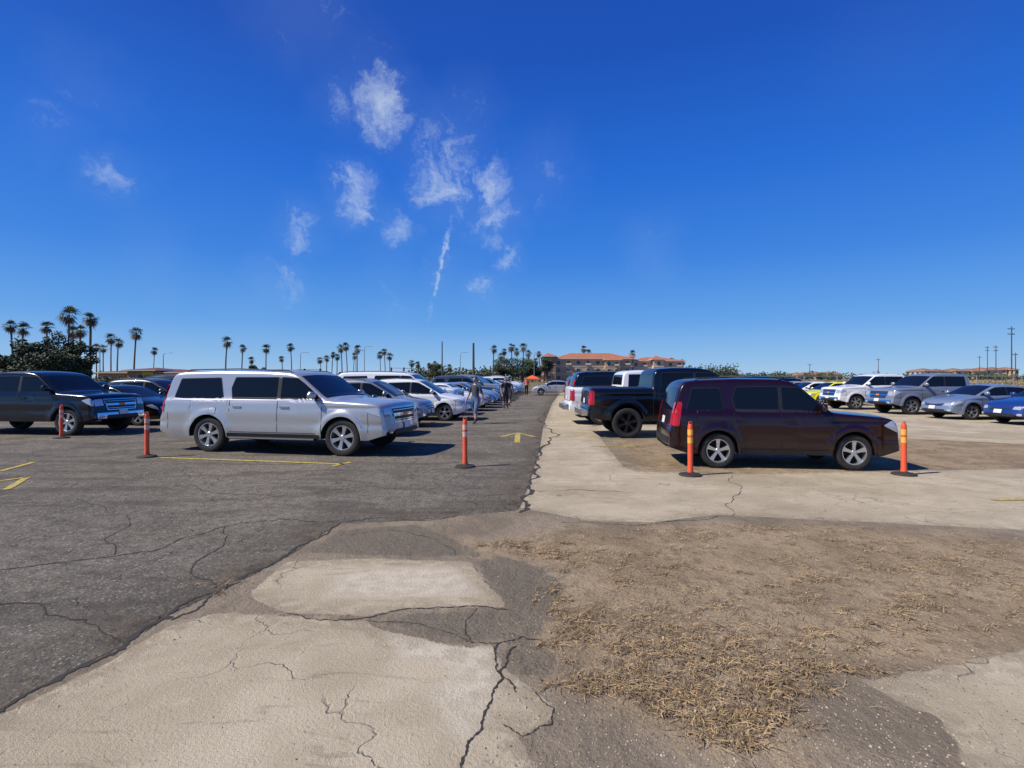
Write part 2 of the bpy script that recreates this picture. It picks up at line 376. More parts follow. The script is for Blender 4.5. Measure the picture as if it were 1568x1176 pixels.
def car_wheels(name,kind,rp,fp,pm,side=-1,zs=1.0,**kw):
    sp=SPEC[kind]; R=Vector(G(*rp));Fv=Vector(G(*fp)); d=Fv-R; s=d.length/sp['wb']; h=math.atan2(d.y,d.x)
    m=(R+Fv)/2; n=Vector((-math.sin(h),math.cos(h)))*(-side)*sp['hw']*.88*s
    o=car(name,kind,m.x+n.x,m.y+n.y,math.degrees(h),pm,'mid',s,**kw); o.scale.z*=zs; return o
P_SIL=paint('silver_paint',(.53,.53,.525),.55,.30); P_MAR=paint('maroon_paint',(.016,.002,.0045),.1,.2,.4,.08)
P_BLK=paint('black_paint',(.004,.004,.005),0,.2,.4,.10); P_WHT=paint('white_paint',(.80,.80,.78),0,.3)
P_NAV=paint('navy_paint',(.003,.005,.013),.0,.2,.4,.08); P_GRY=paint('grey_paint',(.07,.08,.09),.4,.28)
P_LGR=paint('light_grey_paint',(.28,.30,.33),.4,.28); P_YEL=paint('yellow_paint',(.78,.74,.01),0,.3)
P_BLU=paint('blue_paint',(.012,.045,.22),.2,.3); P_RD=paint('red_paint',(.30,.015,.015),0,.3); P_TAN=paint('tan_paint',(.35,.29,.2),.3,.3)
P_SBL=paint('blue_silver_paint',(.24,.30,.40),.4,.3)
car_wheels('suv','big_suv',(324,691),(527,698),P_SIL,zs=.97)
car_wheels('suv','suv',(1098,716),(1305,720),P_MAR,zs=1.05)
car('pickup_truck','pickup_truck',-12.25,16.5,-6,P_NAV)
car('sedan','sedan',-12.5,19.7,-5,P_BLK); car('suv','crossover',-13.2,22.8,-4,P_GRY)
car('sedan','sedan',-3.15,16.0,-8,P_GRY); car('suv','crossover',-2.85,18.9,-7,P_LGR)
car('suv','crossover',-1.65,21.7,-7,P_WHT); car('suv','big_suv',-2.3,24.7,-6,P_WHT,scale=1.06)
kinds=['sedan','suv','crossover','sedan','pickup_truck','crossover','sedan','big_suv']
cl=[P_WHT,P_BLK,P_SIL,P_GRY,P_WHT,P_LGR,P_NAV,P_WHT,P_TAN,P_BLK,P_SIL,P_RD]
yy=27.6;i=0
while yy<66:
    k=kinds[(i*3+0)%8] if i else 'sedan'
    nm={'crossover':'suv','big_suv':'suv'}.get(k,k)
    car(nm,k,-1.25+.075*(yy-27)+random.uniform(-.3,.3),yy,-6+random.uniform(-2,2),cl[(i*5)%12],lod=0); yy+=2.85;i+=1
yy=25.6;i=0
while yy<62:
    k=kinds[(i*5+1)%8]; nm={'crossover':'suv','big_suv':'suv'}.get(k,k)
    car(nm,k,-13.0+.05*(yy-25)+random.uniform(-.3,.3),yy,-5,cl[(i*7+3)%12],lod=0); yy+=2.9;i+=1
    if i%2==0: car('sedan','sedan',-27+random.uniform(-.5,.5),yy,-5,cl[(i*5+1)%12],lod=0)
car('pickup_truck','pickup_truck',2.15,16.0,0,P_BLK,'tail',1.0,rim='black',lift=.10)
car('pickup_truck','pickup_truck',2.05,20.2,1,P_WHT,'tail',1.04)
car('suv','big_suv',2.5,23.6,1,P_BLK,'tail',1.06,lod=0)
yy=26.8;i=0
while yy<60:
    k=kinds[(i*3+2)%8]; nm={'crossover':'suv','big_suv':'suv'}.get(k,k)
    car(nm,k,3.0+.085*(yy-26),yy,2,cl[(i*5+2)%12],'tail',lod=0)
    if yy>28:
        k2=['sedan','crossover'][i%2]; car({'crossover':'suv'}.get(k2,k2),k2,9.3+.05*(yy-26),yy+.4,181,cl[(i*7+6)%12],'nose',lod=0)
    yy+=2.9;i+=1
car('sedan','sedan',18.2,19.6,180,P_BLU); car('sedan','sedan',17.9,22.3,181,P_SBL)
car('pickup_truck','pickup_truck',17.7,25.4,181,P_LGR); car('pickup_truck','pickup_truck',17.6,29.2,180,P_WHT)
car('hatchback','crossover',18.3,33.2,180,P_YEL,scale=.88); car('sedan','sedan',18.6,36.4,181,P_WHT)
for j,(k,pm) in enumerate([('sedan',P_SIL),('crossover',P_BLK),('sedan',P_WHT),('suv',P_GRY),('sedan',P_WHT)]):
    car('sedan' if k=='sedan' else 'suv',k,18.9+j*.2,39.4+j*3,180,pm,lod=0)
car('sedan','sedan',1.9,52,176,P_SIL,lod=0)
# ---------------------------------------------------------------- ground
def axis(lo,dl,dh,hi,step,gr):
    a=list(np.arange(dl,dh,step)); s=step;x=a[-1]
    while x<hi: s*=gr; x+=s; a.append(x)
    s=step;x=a[0];b=[]
    while x>lo: s*=gr; x-=s; b.append(x)
    return np.array(b[::-1]+a)
xs=axis(-3000,-7,9,3000,.07,1.06); ys=axis(-300,1.8,8.5,4500,.05,1.045)
XX,YY=np.meshgrid(xs,ys); pts=np.stack([XX.ravel(),YY.ravel()],1)
def sdist(poly):
    P=np.array(poly); d=np.full(len(pts),1e9); ins=np.zeros(len(pts),bool)
    for i in range(len(P)):
        a,b=P[i],P[(i+1)%len(P)]; e=b-a; w=pts-a
        t=np.clip((w@e)/(e@e+1e-12),0,1); d=np.minimum(d,np.hypot(*(w-t[:,None]*e).T))
        c=((a[1]<=pts[:,1])!=(b[1]<=pts[:,1]));
        with np.errstate(divide='ignore',invalid='ignore'):
            xi=a[0]+(pts[:,1]-a[1])*e[0]/(e[1] if e[1] else 1e-9)
        ins^= c&(pts[:,0]<xi)
    return np.where(ins,d,-d)
g=lambda L:[G(*p) for p in L]
edgeA=[(-300,1225),(0,1088),(110,1025),(190,988),(262,940),(340,905),(430,858),(470,832),(520,802),(640,797),(700,790),(790,782),(797,775),(812,735),(825,690),(832,650),(845,618),(858,600),(866,592)]
A=sdist(g(edgeA)+[(12,150),(-260,150),(-260,-60),(-8,-60)])
Cs=[g([(-100,1130),(0,1096),(110,1042),(190,1000),(262,957),(330,938),(450,943),(560,952),(590,965),(700,990),(758,988),(768,1020),(845,1075),(852,1100),(790,1128),(820,1176),(840,1300)])+[(-1,-20),(-20,-20)],
    g([(385,905),(440,860),(560,855),(720,860),(758,905),(776,930),(640,930),(560,943),(440,938),(390,918)]),
    g([(797,777),(812,737),(826,690),(833,650),(846,618),(859,600),(866,592),(915,592),(905,600),(892,625),(915,665),(955,715),(980,722),(1120,726),(1568,718),(2400,715),(2400,815),(1568,812),(1350,800),(1230,795),(1100,788),(1000,800),(900,797)]),
    g([(905,655),(960,640),(1250,620),(1800,612),(2400,612),(2400,680),(1568,680),(1400,672),(1150,668),(960,672),(918,668)]),
    g([(1320,1042),(1400,1030),(1568,995),(1900,960),(1900,1300),(1500,1200),(1470,1150),(1440,1100),(1370,1070)])]
C=np.max([sdist(c) for c in Cs],0)
Dm=np.max([sdist(g([(690,825),(780,835),(870,806),(1000,806),(1230,802),(1568,825),(2400,850),(2400,950),(1568,1000),(1400,1028),(1290,1040),(1240,1120),(1200,1160),(960,1110),(870,1050),(810,990),(830,930),(880,870),(770,855)])),
           sdist(g([(930,672),(960,672),(1400,672),(1568,680),(2400,690),(2400,716),(1568,716),(1120,726),(980,722)]))],0)
Kd=np.max([sdist(g(q)) for q in ([(768,850),(830,870),(865,900),(822,985),(850,1005),(848,1030),(800,1030),(772,1000),(776,975),(782,935),(762,900),(728,862)],[(470,845),(520,812),(640,803),(690,825),(740,852),(560,850)],[(590,955),(640,938),(775,938),(770,978),(700,982)])],0)
Ld=np.max([sdist(g(q)) for q in ([(590,968),(690,984),(755,992),(762,1040),(745,1090),(728,1140),(690,1120),(655,1060),(700,1022),(610,1008)],[(520,880),(620,868),(700,872),(740,910),(620,915),(500,915)])],0)
Fd=sdist([(-3500,62),(-20,70),(20,62),(45,50),(70,40),(200,30),(3500,20),(3500,5000),(-3500,5000)])
me=bpy.data.meshes.new('ground'); nx,ny=len(xs),len(ys)
V=np.stack([XX.ravel(),YY.ravel(),np.zeros(XX.size)],1)
I=np.arange(nx*ny).reshape(ny,nx)
Q=np.stack([I[:-1,:-1],I[:-1,1:],I[1:,1:],I[1:,:-1]],-1).reshape(-1,4)
me.vertices.add(len(V)); me.vertices.foreach_set('co',V.ravel())
me.loops.add(Q.size); me.loops.foreach_set('vertex_index',Q.ravel().astype(np.int32))
me.polygons.add(len(Q)); me.polygons.foreach_set('loop_start',(np.arange(len(Q))*4).astype(np.int32))
me.update(calc_edges=True)
for nm,ar in (('dA',A),('dC',C),('dD',Dm),('dF',Fd),('dK',Kd),('dL',Ld)):
    at=me.attributes.new(nm,'FLOAT','POINT'); at.data.foreach_set('value',ar.astype(np.float32))
go=bpy.data.objects.new('ground',me); COL.objects.link(go)
m,t,p=newmat('ground_surface'); me.materials.append(m)
pos=t.new('ShaderNodeNewGeometry').outputs['Position']
at=lambda n:t.new('ShaderNodeAttribute',attribute_name=n).outputs['Fac']
aA,aC,aD,aF,aK,aL=at('dA'),at('dC'),at('dD'),at('dF'),at('dK'),at('dL')
nA=t.noise(pos,.35,3,.6); nB=t.noise(pos,1.3,4,.6,.5); nC=t.noise(pos,7,5,.65); nD=t.noise(pos,45,3,.7); nE=t.noise(pos,160,2,.7)
def mask(d0,amp,soft,nn):
    d=t.math('ADD',d0,t.math('MULTIPLY',t.math('SUBTRACT',nn,.5),amp)); return t.ramp(d,-soft,soft)
sp=lambda a,lo,hi:t.ramp(a,lo,hi)
base=t.mix(sp(nB,.35,.65),(.215,.178,.133),(.30,.25,.19)); base=t.mix(t.math('MULTIPLY',sp(nD,.45,.7),.5),base,(.16,.13,.098))
dirt=t.mix(sp(nB,.35,.62),(.25,.187,.12),(.37,.285,.19)); dirt=t.mix(t.math('MULTIPLY',sp(nC,.50,.66),.7),dirt,(.15,.108,.068))
dirt=t.mix(t.math('MULTIPLY',sp(nE,.5,.66),.6),dirt,(.44,.35,.235)); dirt=t.mix(t.math('MULTIPLY',sp(nD,.52,.66),.55),dirt,(.12,.085,.052))
asp=t.mix(sp(nB,.3,.7),(.140,.126,.106),(.205,.186,.158)); asp=t.mix(t.math('MULTIPLY',sp(nA,.45,.62),.55),asp,(.25,.222,.182))
asp=t.mix(t.math('MULTIPLY',sp(nC,.46,.60),.5),asp,(.088,.079,.066))
vor=t.new('ShaderNodeTexVoronoi',{'Vector':pos,'Scale':42.0})
asp=t.mix(t.math('MULTIPLY',sp(vor.outputs['Distance'],.50,.2),.6),asp,t.mix(sp(t.new('ShaderNodeSeparateColor',{0:vor.outputs['Color']}).outputs[0],.35,.95),(.05,.045,.038),(.54,.49,.41)))
mp=t.new('ShaderNodeMapping',{'Vector':pos,'Scale':(.5,1.7,1)}); mp.inputs['Rotation'].default_value=(0,0,.15)
nS=t.noise(mp.outputs[0],1.0,4,.6,.8); asp=t.mix(t.math('MULTIPLY',sp(nS,.48,.62),.55),asp,(.088,.079,.067))
con=t.mix(sp(nB,.3,.7),(.42,.362,.265),(.55,.48,.365)); con=t.mix(t.math('MULTIPLY',sp(nA,.48,.64),.5),con,(.33,.27,.19))
con=t.mix(t.math('MULTIPLY',sp(nC,.55,.75),.35),con,(.64,.58,.46)); con=t.mix(t.math('MULTIPLY',sp(nE,.5,.75),.45),con,(.28,.24,.175))
nS2=t.noise(mp.outputs[0],3.5,5,.7,1.5); con=t.mix(t.math('MULTIPLY',sp(nS2,.53,.70),.6),con,(.25,.207,.15))
fld=t.mix(sp(nA,.35,.65),(.24,.18,.09),(.15,.135,.065))
mA=mask(aA,.10,.012,nC); mC=mask(aC,.14,.012,nC); mD=mask(aD,1.1,.3,nB); mF=mask(aF,3,1.5,nA); mK=mask(aK,.22,.03,nC); mL=mask(aL,.25,.06,nC)
old=t.mix(sp(nD,.4,.65),(.19,.165,.13),(.11,.097,.077))
col=t.mix(mD,base,dirt); col=t.mix(t.math('MULTIPLY',mK,.75),col,old)
col=t.mix(mA,col,asp)
edge=t.math('MULTIPLY',t.ramp(aA,.85,.0),t.math('MULTIPLY',mA,.8)); col=t.mix(t.math('MULTIPLY',edge,sp(nB,.38,.54)),col,t.mix(sp(nC,.4,.6),(.065,.054,.042),(.15,.122,.09)))
far=t.ramp(aC,.30,0); conc=t.mix(t.math('MULTIPLY',t.math('MULTIPLY',far,sp(nC,.40,.56)),.65),con,(.28,.23,.165))
conc=t.mix(t.math('MULTIPLY',mL,.6),conc,t.mix(sp(nC,.4,.6),(.66,.60,.50),(.50,.45,.36)))
col=t.mix(mC,col,conc)
col=t.mix(mF,col,fld)
vc=t.new('ShaderNodeTexVoronoi',feature='DISTANCE_TO_EDGE')
wob=t.new('ShaderNodeVectorMath',{0:pos},operation='ADD'); nv=t.new('ShaderNodeTexNoise',{'Vector':pos,'Scale':3.2,'Detail':4.0})
sc=t.new('ShaderNodeVectorMath',{0:nv.outputs['Color']},operation='SCALE'); sc.inputs['Scale'].default_value=.5; t.l.new(sc.outputs[0],wob.inputs[1])
t.l.new(wob.outputs[0],vc.inputs['Vector']); vc.inputs['Scale'].default_value=.42
crk=t.math('MULTIPLY',t.ramp(vc.outputs['Distance'],.0048,.001),t.math('MAXIMUM',mA,t.math('MULTIPLY',mC,.6))); crk=t.math('MULTIPLY',crk,t.math('MULTIPLY',t.ramp(nB,.42,.58),.7))
col=t.mix(crk,col,(.06,.05,.04))
col=t.mix(1.0,col,(1.03,.985,.90),'MULTIPLY')
t.set(p.inputs['Base Color'],col); p.inputs['Roughness'].default_value=.92; p.inputs['Specular IOR Level'].default_value=.15
hgt=t.math('ADD',t.math('MULTIPLY',nD,.55),t.math('MULTIPLY',nE,.3))
hgt=t.math('ADD',hgt,t.math('MULTIPLY',t.math('SUBTRACT',1.0,mC),t.math('MULTIPLY',nC,2.0)))
hgt=t.math('ADD',hgt,t.math('ADD',t.math('MULTIPLY',mA,.7),t.math('MULTIPLY',mC,1.2)))
hgt=t.math('SUBTRACT',hgt,crk)
b=t.new('ShaderNodeBump',{'Strength':.75,'Distance':.03,'Height':hgt}); t.l.new(b.outputs[0],p.inputs['Normal'])
def ribbon(mb,pl,w,z,m=0,jit=0.0,wj=0.0,sub=0):
    P=[Vector(q) for q in pl]
    for _ in range(sub):
        q=[]
        for a,b_ in zip(P[:-1],P[1:]):
            d=b_-a; n=Vector((-d.y,d.x)); q+= [a,(a+b_)/2+n*random.uniform(-jit,jit)]
        P=q+[P[-1]]
    R=[]
    for i,a in enumerate(P):
        d=(P[min(i+1,len(P)-1)]-P[max(i-1,0)]).normalized(); n=Vector((-d.y,d.x))*w*.5*(1+random.uniform(-wj,wj))
        R.append([(a.x+n.x,a.y+n.y,z),(a.x-n.x,a.y-n.y,z)])
    mb.grid(R,m)
mb=MB()
for L,w in [([(-60,1115),(0,1090),(110,1028),(190,990),(262,944)],.040),([(262,940),(300,915),(340,905),(430,858),(470,832),(520,802)],.028),([(520,802),(560,795),(640,797),(700,790)],.014),
  ([(795,785),(799,765),(812,735),(820,710),(826,690),(833,650),(840,630)],.055),([(765,985),(758,1010),(770,1040),(752,1075),(735,1120),(715,1150),(703,1200)],.010),
  ([(440,940),(470,948),(560,946),(640,932),(700,930),(778,934)],.010),([(730,932),(712,965),(725,985)],.006),([(790,990),(765,1030),(790,1060)],.012),
  ([(820,1060),(848,1085),(845,1110),(800,1128),(770,1110)],.006),([(340,905),(300,935),(262,950)],.018),([(860,800),(1000,803),(1100,790)],.01),([(560,950),(640,955),(720,985),(765,985)],.005),
  ([(818,752),(890,750),(975,755)],.012),([(828,705),(880,704),(945,706)],.014),([(833,670),(880,669),(912,670)],.014),([(1120,728),(1124,760),(1120,790)],.008),([(520,820),(600,812),(680,835),(700,850)],.006),([(765,985),(800,975),(850,992)],.008),
  ([(520,798),(430,795),(345,806),(230,845),(95,862),(-40,880)],.014),([(0,770),(130,768),(200,800),(175,850)],.010),([(330,900),(300,860),(350,820),(345,806)],.010),([(260,715),(300,745),(420,760),(560,745),(700,760),(790,755)],.010),([(-60,930),(60,925),(150,960),(190,985)],.012)]:
    ribbon(mb,g(L),w,.004,0,.13,.6,4)
mb.obj('pavement_cracks',[mat('crack_dark',(.045,.037,.028),.95)],False)
m,t,p=newmat('yellow_line_paint'); pos=t.new('ShaderNodeNewGeometry').outputs['Position']
n=t.noise(pos,14,6,.7); t.set(p.inputs['Base Color'],t.mix(t.ramp(n,.42,.58),(.62,.46,.04),(.30,.24,.10))); p.inputs['Roughness'].default_value=.8
mb=MB()
for L,w in [([(245,701),(390,706),(527,711)],.11),([(0,722),(52,708)],.1),([(-60,738),(0,737),(42,731)],.1),([(42,731),(10,750)],.1),([(510,714),(536,708)],.12),
            ([(1520,766),(1640,764)],.1),([(905,683),(985,685)],.07),([(768,669),(793,663),(818,669)],.16),([(792,678),(793,664)],.16),([(150,668),(215,663)],.08)]:
    ribbon(mb,g(L),w,.008)
mb.obj('yellow_parking_lines',[m],False)
# ---------------------------------------------------------------- dry weeds
mb=MB()
zones=[(850,848,80,14,1100),(790,835,60,8,400),(960,870,100,24,600),(1010,985,120,38,1700),(900,960,60,30,900),(1090,1050,130,40,2300),(1130,1110,80,22,1300),(930,1040,80,22,1000),(1180,1000,110,30,700),(1270,960,110,35,550),
 (1120,815,170,12,900),(1330,850,180,20,800),(1480,870,140,30,700),(1450,930,140,35,500),(1150,880,170,30,500),(1350,900,200,50,500),(960,690,50,6,600),(1010,712,60,5,700),(1450,690,110,8,900),(1240,700,180,6,700),(330,895,50,12,120),(850,915,25,30,450),(1250,1030,70,15,600),(1200,1080,50,30,400),(1050,930,200,60,600)]
for cx,cy,rx,ry,nn in zones:
    cl_=[(random.gauss(0,.6),random.gauss(0,.6)) for _ in range(max(6,nn//45))]
    for k in range(nn):
        c0=random.choice(cl_); sg_=random.choice((.05,.08,.24)); a=cx+rx*(c0[0]+random.gauss(0,sg_)); b=cy+ry*(c0[1]+random.gauss(0,sg_*1.3))
        if b<650: continue
        x,y=G(a,b); L=random.uniform(.015,.085); th=random.uniform(0,6.283); w=random.uniform(.0008,.0022)
        el=abs(random.gauss(0,.25)); z0=random.uniform(.002,.012); mm=random.choices([0,1,2,3],[5,5,3,.15])[0]
        if random.random()<.15: L*=.4; w*=2.4
        dx,dy=math.cos(th),math.sin(th); px_,py_=-dy*w,dx*w
        p0=(x,y,z0);p1=(x+dx*L*.5*math.cos(el),y+dy*L*.5*math.cos(el),z0+L*.5*math.sin(el)+.004);cu=random.uniform(-.02,.02)
        p2=(x+dx*L*math.cos(el)-dy*cu,y+dy*L*math.cos(el)+dx*cu,max(.004,z0+L*.7*math.sin(el)))
        mb.grid([[(q[0]-px_,q[1]-py_,q[2]),(q[0]+px_,q[1]+py_,q[2]+.001)] for q in (p0,p1,p2)],mm)
mb.obj('dry_weeds',[mat('straw',(.47,.33,.165),.8,var=.3),mat('dry_leaf_brown',(.30,.195,.10),.8,var=.3),mat('dark_litter',(.12,.085,.05),.9,var=.3),mat('green_sprout',(.13,.16,.05),.7)],False)
mb=MB()
for k in range(5000):
    if k%6: a=random.uniform(760,1700);b=random.uniform(805,1180)
    else: a=random.uniform(-100,1700); b=random.uniform(700,1180)
    x,y=G(a,b); s=random.uniform(.002,.007)*(1.0 if random.random()<.96 else 1.8); o=len(mb.v)
    for q in ((1,0,0),(0,1,0),(-1,0,0),(0,-1,0),(0,0,.8)):
        mb.v.append((x+q[0]*s*random.uniform(.6,1.3),y+q[1]*s*random.uniform(.6,1.3),.001+q[2]*s))
    mi=random.choice([0,0,0,1])
    for q in ((0,1,4),(1,2,4),(2,3,4),(3,0,4)): mb.f.append(tuple(o+i for i in q)); mb.m.append(mi)
mb.obj('gravel',[mat('pebble',(.40,.34,.26),.9,var=.3,scale=30),mat('pebble_dark',(.15,.12,.09),.9)],False)
# ---------------------------------------------------------------- delineator posts
m_or=mat('orange_plastic',(.80,.10,.03),.5,var=.08,scale=6); m_rb=mat('rubber_base',(.03,.028,.026),.8,var=.3,scale=12); m_rf=mat('reflective_band',(.9,.45,.08),.35,var=.1); m_rw=mat('reflective_white',(.75,.45,.35),.35)
def post(a,b,band,hh):
    x,y=G(a,b); s=MB()
    s.lathe([(.001,.0),(.20,.0),(.205,.012),(.19,.03),(.10,.045),(.065,.06),(.001,.06)],(0,0,0),'z',1,10)
    s.lathe([(.055,.06),(.053,.10),(.047,.12),(.046,hh-.12),(.043,hh-.05),(.040,hh-.02),(.032,hh),(.001,hh)],(0,0,0),'z',0,16)
    for za,zb in ((hh-.34,hh-.24),(hh-.2,hh-.1)): s.lathe([(.0465,za),(.0485,za),(.0485,zb),(.0465,zb)],(0,0,0),'z',2,16)
    s.tube([(-.03,0,hh-.01),(-.025,0,hh+.035),(.025,0,hh+.035),(.03,0,hh-.01)],[.011]*4,0,6)
    s.obj('delineator_post',[m_or,m_rb,band],True,(x,y,0),random.random())
post(94,671,m_rw,.92);post(225,700,m_rw,.95);post(712,715,m_rw,.93);post(1057,728,m_rf,.92);post(1384,727,m_rf,.92)
# ---------------------------------------------------------------- vegetation
M_TR=mat('palm_trunk',(.13,.095,.065),.9,var=.3,scale=2); M_FR=mat('palm_frond',(.035,.055,.02),.6,col2=(.075,.095,.03),scale=1.2); M_SK=mat('dry_frond',(.16,.11,.055),.8,var=.3,scale=2)
def palm(a,b,Y=None):
    dy=578-b; Y=Y or min(260,max(105,12.3*F/dy)); h=H+dy/F*Y; x=(a-784)/F*Y; s=MB(); ks=random.uniform(1.1,1.45)
    lean=random.uniform(-.7,.7); r0=random.uniform(.2,.28)
    tp=[(lean*(k/6)**2,random.uniform(-.05,.05),h*k/6) for k in range(7)]
    s.tube(tp,[r0*1.5,r0,r0*.9,r0*.85,r0*.8,r0*.8,r0*.9],0,7)
    c=Vector((lean,0,h)); nf=44
    for k in range(nf):
        az=random.uniform(0,6.283); el=math.radians(random.uniform(-65,85) if k<34 else random.uniform(-88,-60)); L=random.uniform(.8,1.5)*ks; mm=1 if el>-.75 else 2
        d=Vector((math.cos(az)*math.cos(el),math.sin(az)*math.cos(el),math.sin(el))); sd=d.cross(Vector((0,0,1))).normalized() if abs(d.z)<.99 else Vector((1,0,0)); up=sd.cross(d)
        o=c+d*.15; hb=c+d*L*.5
        s.poly([o-sd*.02,o+sd*.02,hb+sd*.02,hb-sd*.02],mm)
        for q in range(9):
            an=math.radians(-75+150*q/8+random.uniform(-6,6)); e=d*math.cos(an)+sd*math.sin(an); l=L*random.uniform(.6,.9)
            mid=hb+e*l*.55+up*.05; tip=hb+e*l-Vector((0,0,.32*l)); wv=(e.cross(up)).normalized()*.07
            s.poly([hb,mid-wv,tip,mid+wv],mm)
    s.obj('palm_tree',[M_TR,M_FR,M_SK],False,(x,Y,0))
for a,b in [(20,499),(34,503),(71,500),(104,482),(112,508),(122,506),(138,488),(148,532),(158,533),(170,518),(179,524),(205,509),(235,537),(345,523),(370,533),(387,551),(407,533),(433,549),(447,531),(492,551),(500,548),(508,543),(516,546),(524,533),(532,530),(541,545),(547,534),(583,543),(590,538),(597,545),(630,556),(641,558),(656,560),(667,557),(690,562),
    (755,534),(765,545),(772,538),(784,531),(793,538),(801,531),(811,541),(827,542),(820,552),(843,556),(895,534),(903,540),(925,547),(938,552),(968,541),(1000,556),(1028,552),(1044,554),(860,556),(880,558)]:
    palm(a,b)
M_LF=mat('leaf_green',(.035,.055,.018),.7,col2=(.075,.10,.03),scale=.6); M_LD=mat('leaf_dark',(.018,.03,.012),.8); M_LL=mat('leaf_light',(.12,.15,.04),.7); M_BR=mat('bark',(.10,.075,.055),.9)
def leafy(s,c,rad,n,sz,mats):
    for _ in range(n):
        d=Vector((random.gauss(0,1),random.gauss(0,1),random.gauss(0,1))).normalized(); rr=random.random()**.45
        p=Vector(c)+Vector((d.x*rad[0],d.y*rad[1],d.z*rad[2]))*rr
        u=Vector((random.gauss(0,1),random.gauss(0,1),random.gauss(0,.6))).normalized()*sz*random.uniform(.5,1.2); w=u.orthogonal().normalized()*sz*random.uniform(.4,.8)
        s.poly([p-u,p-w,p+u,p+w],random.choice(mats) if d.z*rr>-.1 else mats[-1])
def tree(a,top,wpx,Y,name='broadleaf_tree'):
    x=(a-784)/F*Y; h=H+(578-top)/F*Y; w=wpx/F*Y/2; s=MB()
    s.tube([(0,0,0),(.1,0,h*.2),(0,.1,h*.45)],[.35,.28,.2],0,8)
    for k in range(13):
        an=random.uniform(0,6.28); q=random.uniform(.2,.8); cz=h*random.uniform(.36,.86); cx,cy=w*q*math.cos(an),w*q*math.sin(an)
        s.tube([(0,0,h*.3),(cx*.5,cy*.5,h*.3+(cz-h*.3)*.6),(cx,cy,cz)],[.15,.1,.04],0,5)
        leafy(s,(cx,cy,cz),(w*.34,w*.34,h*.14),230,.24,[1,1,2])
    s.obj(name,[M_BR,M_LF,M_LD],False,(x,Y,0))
for a,tp,w,Y in [(15,530,52,95),(52,508,62,100),(88,506,56,104),(120,518,46,98),(0,540,44,92),(70,532,80,90),(105,540,70,93),(35,540,70,91),(770,545,45,190),(800,546,50,195),(815,552,30,185),(785,556,60,186),(395,556,24,200),(838,545,26,205),(665,556,36,200)]: tree(a,tp,w,Y)
s=MB()
for k in range(300):
    Y=random.uniform(230,330); a=random.choice([random.uniform(640,860),random.uniform(1040,1210),random.uniform(-60,700),random.uniform(1040,1650)])
    hh=random.uniform(5,9) if (640<a<860 or 1040<a<1130) else random.uniform(2.5,5.5); x=(a-784)/F*Y
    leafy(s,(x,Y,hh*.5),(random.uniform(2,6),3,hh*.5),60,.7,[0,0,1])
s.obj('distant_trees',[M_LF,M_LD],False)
s=MB()
for k in range(450):
    Y=random.uniform(66,190); x=random.uniform(.28,1.15)*Y; hh=random.uniform(.5,1.6)
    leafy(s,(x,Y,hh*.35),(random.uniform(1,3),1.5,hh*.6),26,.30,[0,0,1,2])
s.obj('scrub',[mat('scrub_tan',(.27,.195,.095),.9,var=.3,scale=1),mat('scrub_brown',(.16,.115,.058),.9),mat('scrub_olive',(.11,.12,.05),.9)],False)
s=MB()
for a in range(-40,760,16):
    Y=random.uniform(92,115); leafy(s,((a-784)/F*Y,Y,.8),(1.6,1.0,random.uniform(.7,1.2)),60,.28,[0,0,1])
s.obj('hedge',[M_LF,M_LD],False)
# ---------------------------------------------------------------- buildings
M_ST=mat('stucco_tan',(.50,.36,.25),.9,var=.1,scale=.4); M_ST2=mat('stucco_pink',(.62,.46,.34),.9,var=.08,scale=.4); M_WN=mat('window_dark',(.05,.06,.07),.15); M_TL=mat('clay_tile_roof',(.42,.15,.07),.85,var=.25,scale=1.5); M_WH=mat('trim_cream',(.68,.62,.52),.8); M_STD=mat('stucco_brown',(.30,.20,.14),.9,var=.1)
def block(s,x0,x1,y0,y1,h,wall,floors,bay,roofh,ov=.8,z0=0):
    s.box(((x0+x1)/2,(y0+y1)/2,z0+h/2),(x1-x0,y1-y0,h),wall)
    fh=h/floors; n=max(1,int((x1-x0)/bay))
    for f in range(floors):
        for k in range(n):
            cx=x0+(k+.5)*(x1-x0)/n; z=z0+f*fh+fh*.52
            s.box((cx,y0-.03,z),(bay*.5,.16,fh*.58),3); s.box((cx,y0-.06,z),(bay*.42,.16,fh*.5),2)
            if k%2: s.box((cx,y0-.5,z-fh*.3),(bay*.6,.9,.12),3); s.box((cx,y0-.92,z-fh*.18),(bay*.6,.06,fh*.24),3)
        s.box(((x0+x1)/2,y0-.04,z0+f*fh+.1),(x1-x0,.12,.2),3)
        m_=max(1,int((y1-y0)/bay))
        for k in range(m_):
            for sx in (x0-.03,x1+.03): s.box((sx,y0+(k+.5)*(y1-y0)/m_,z0+f*fh+fh*.52),(.12,bay*.42,fh*.5),2)
    a,b,c,d=x0-ov,x1+ov,y0-ov,y1+ov; z=z0+h+.02; e=min((b-a),(d-c))/2*.98
    s.box(((a+b)/2,(c+d)/2,z+.1),(b-a,d-c,.2),3)
    z+=.204; R1=((a+e),(c+d)/2,z+roofh);R2=((b-e),(c+d)/2,z+roofh)
    A_,B_,C_,D_=(a,c,z),(b,c,z),(b,d,z),(a,d,z)
    s.poly([A_,B_,R2,R1],4);s.poly([B_,C_,R2],4);s.poly([C_,D_,R1,R2],4);s.poly([D_,A_,R1],4)
s=MB(); Y=215;k=Y/F; X=lambda a:(a-784)*k
block(s,X(848),X(968),Y,Y+16,9.3,0,3,3.6,2.6)
block(s,X(832),X(850),Y-3,Y+18,10.2,5,3,3.2,1.8)
block(s,X(925),X(948),Y-2.5,Y+10,8.8,0,3,3.0,2.0)
block(s,X(972),X(1054),Y+6,Y+22,8.6,1,3,3.4,1.8)
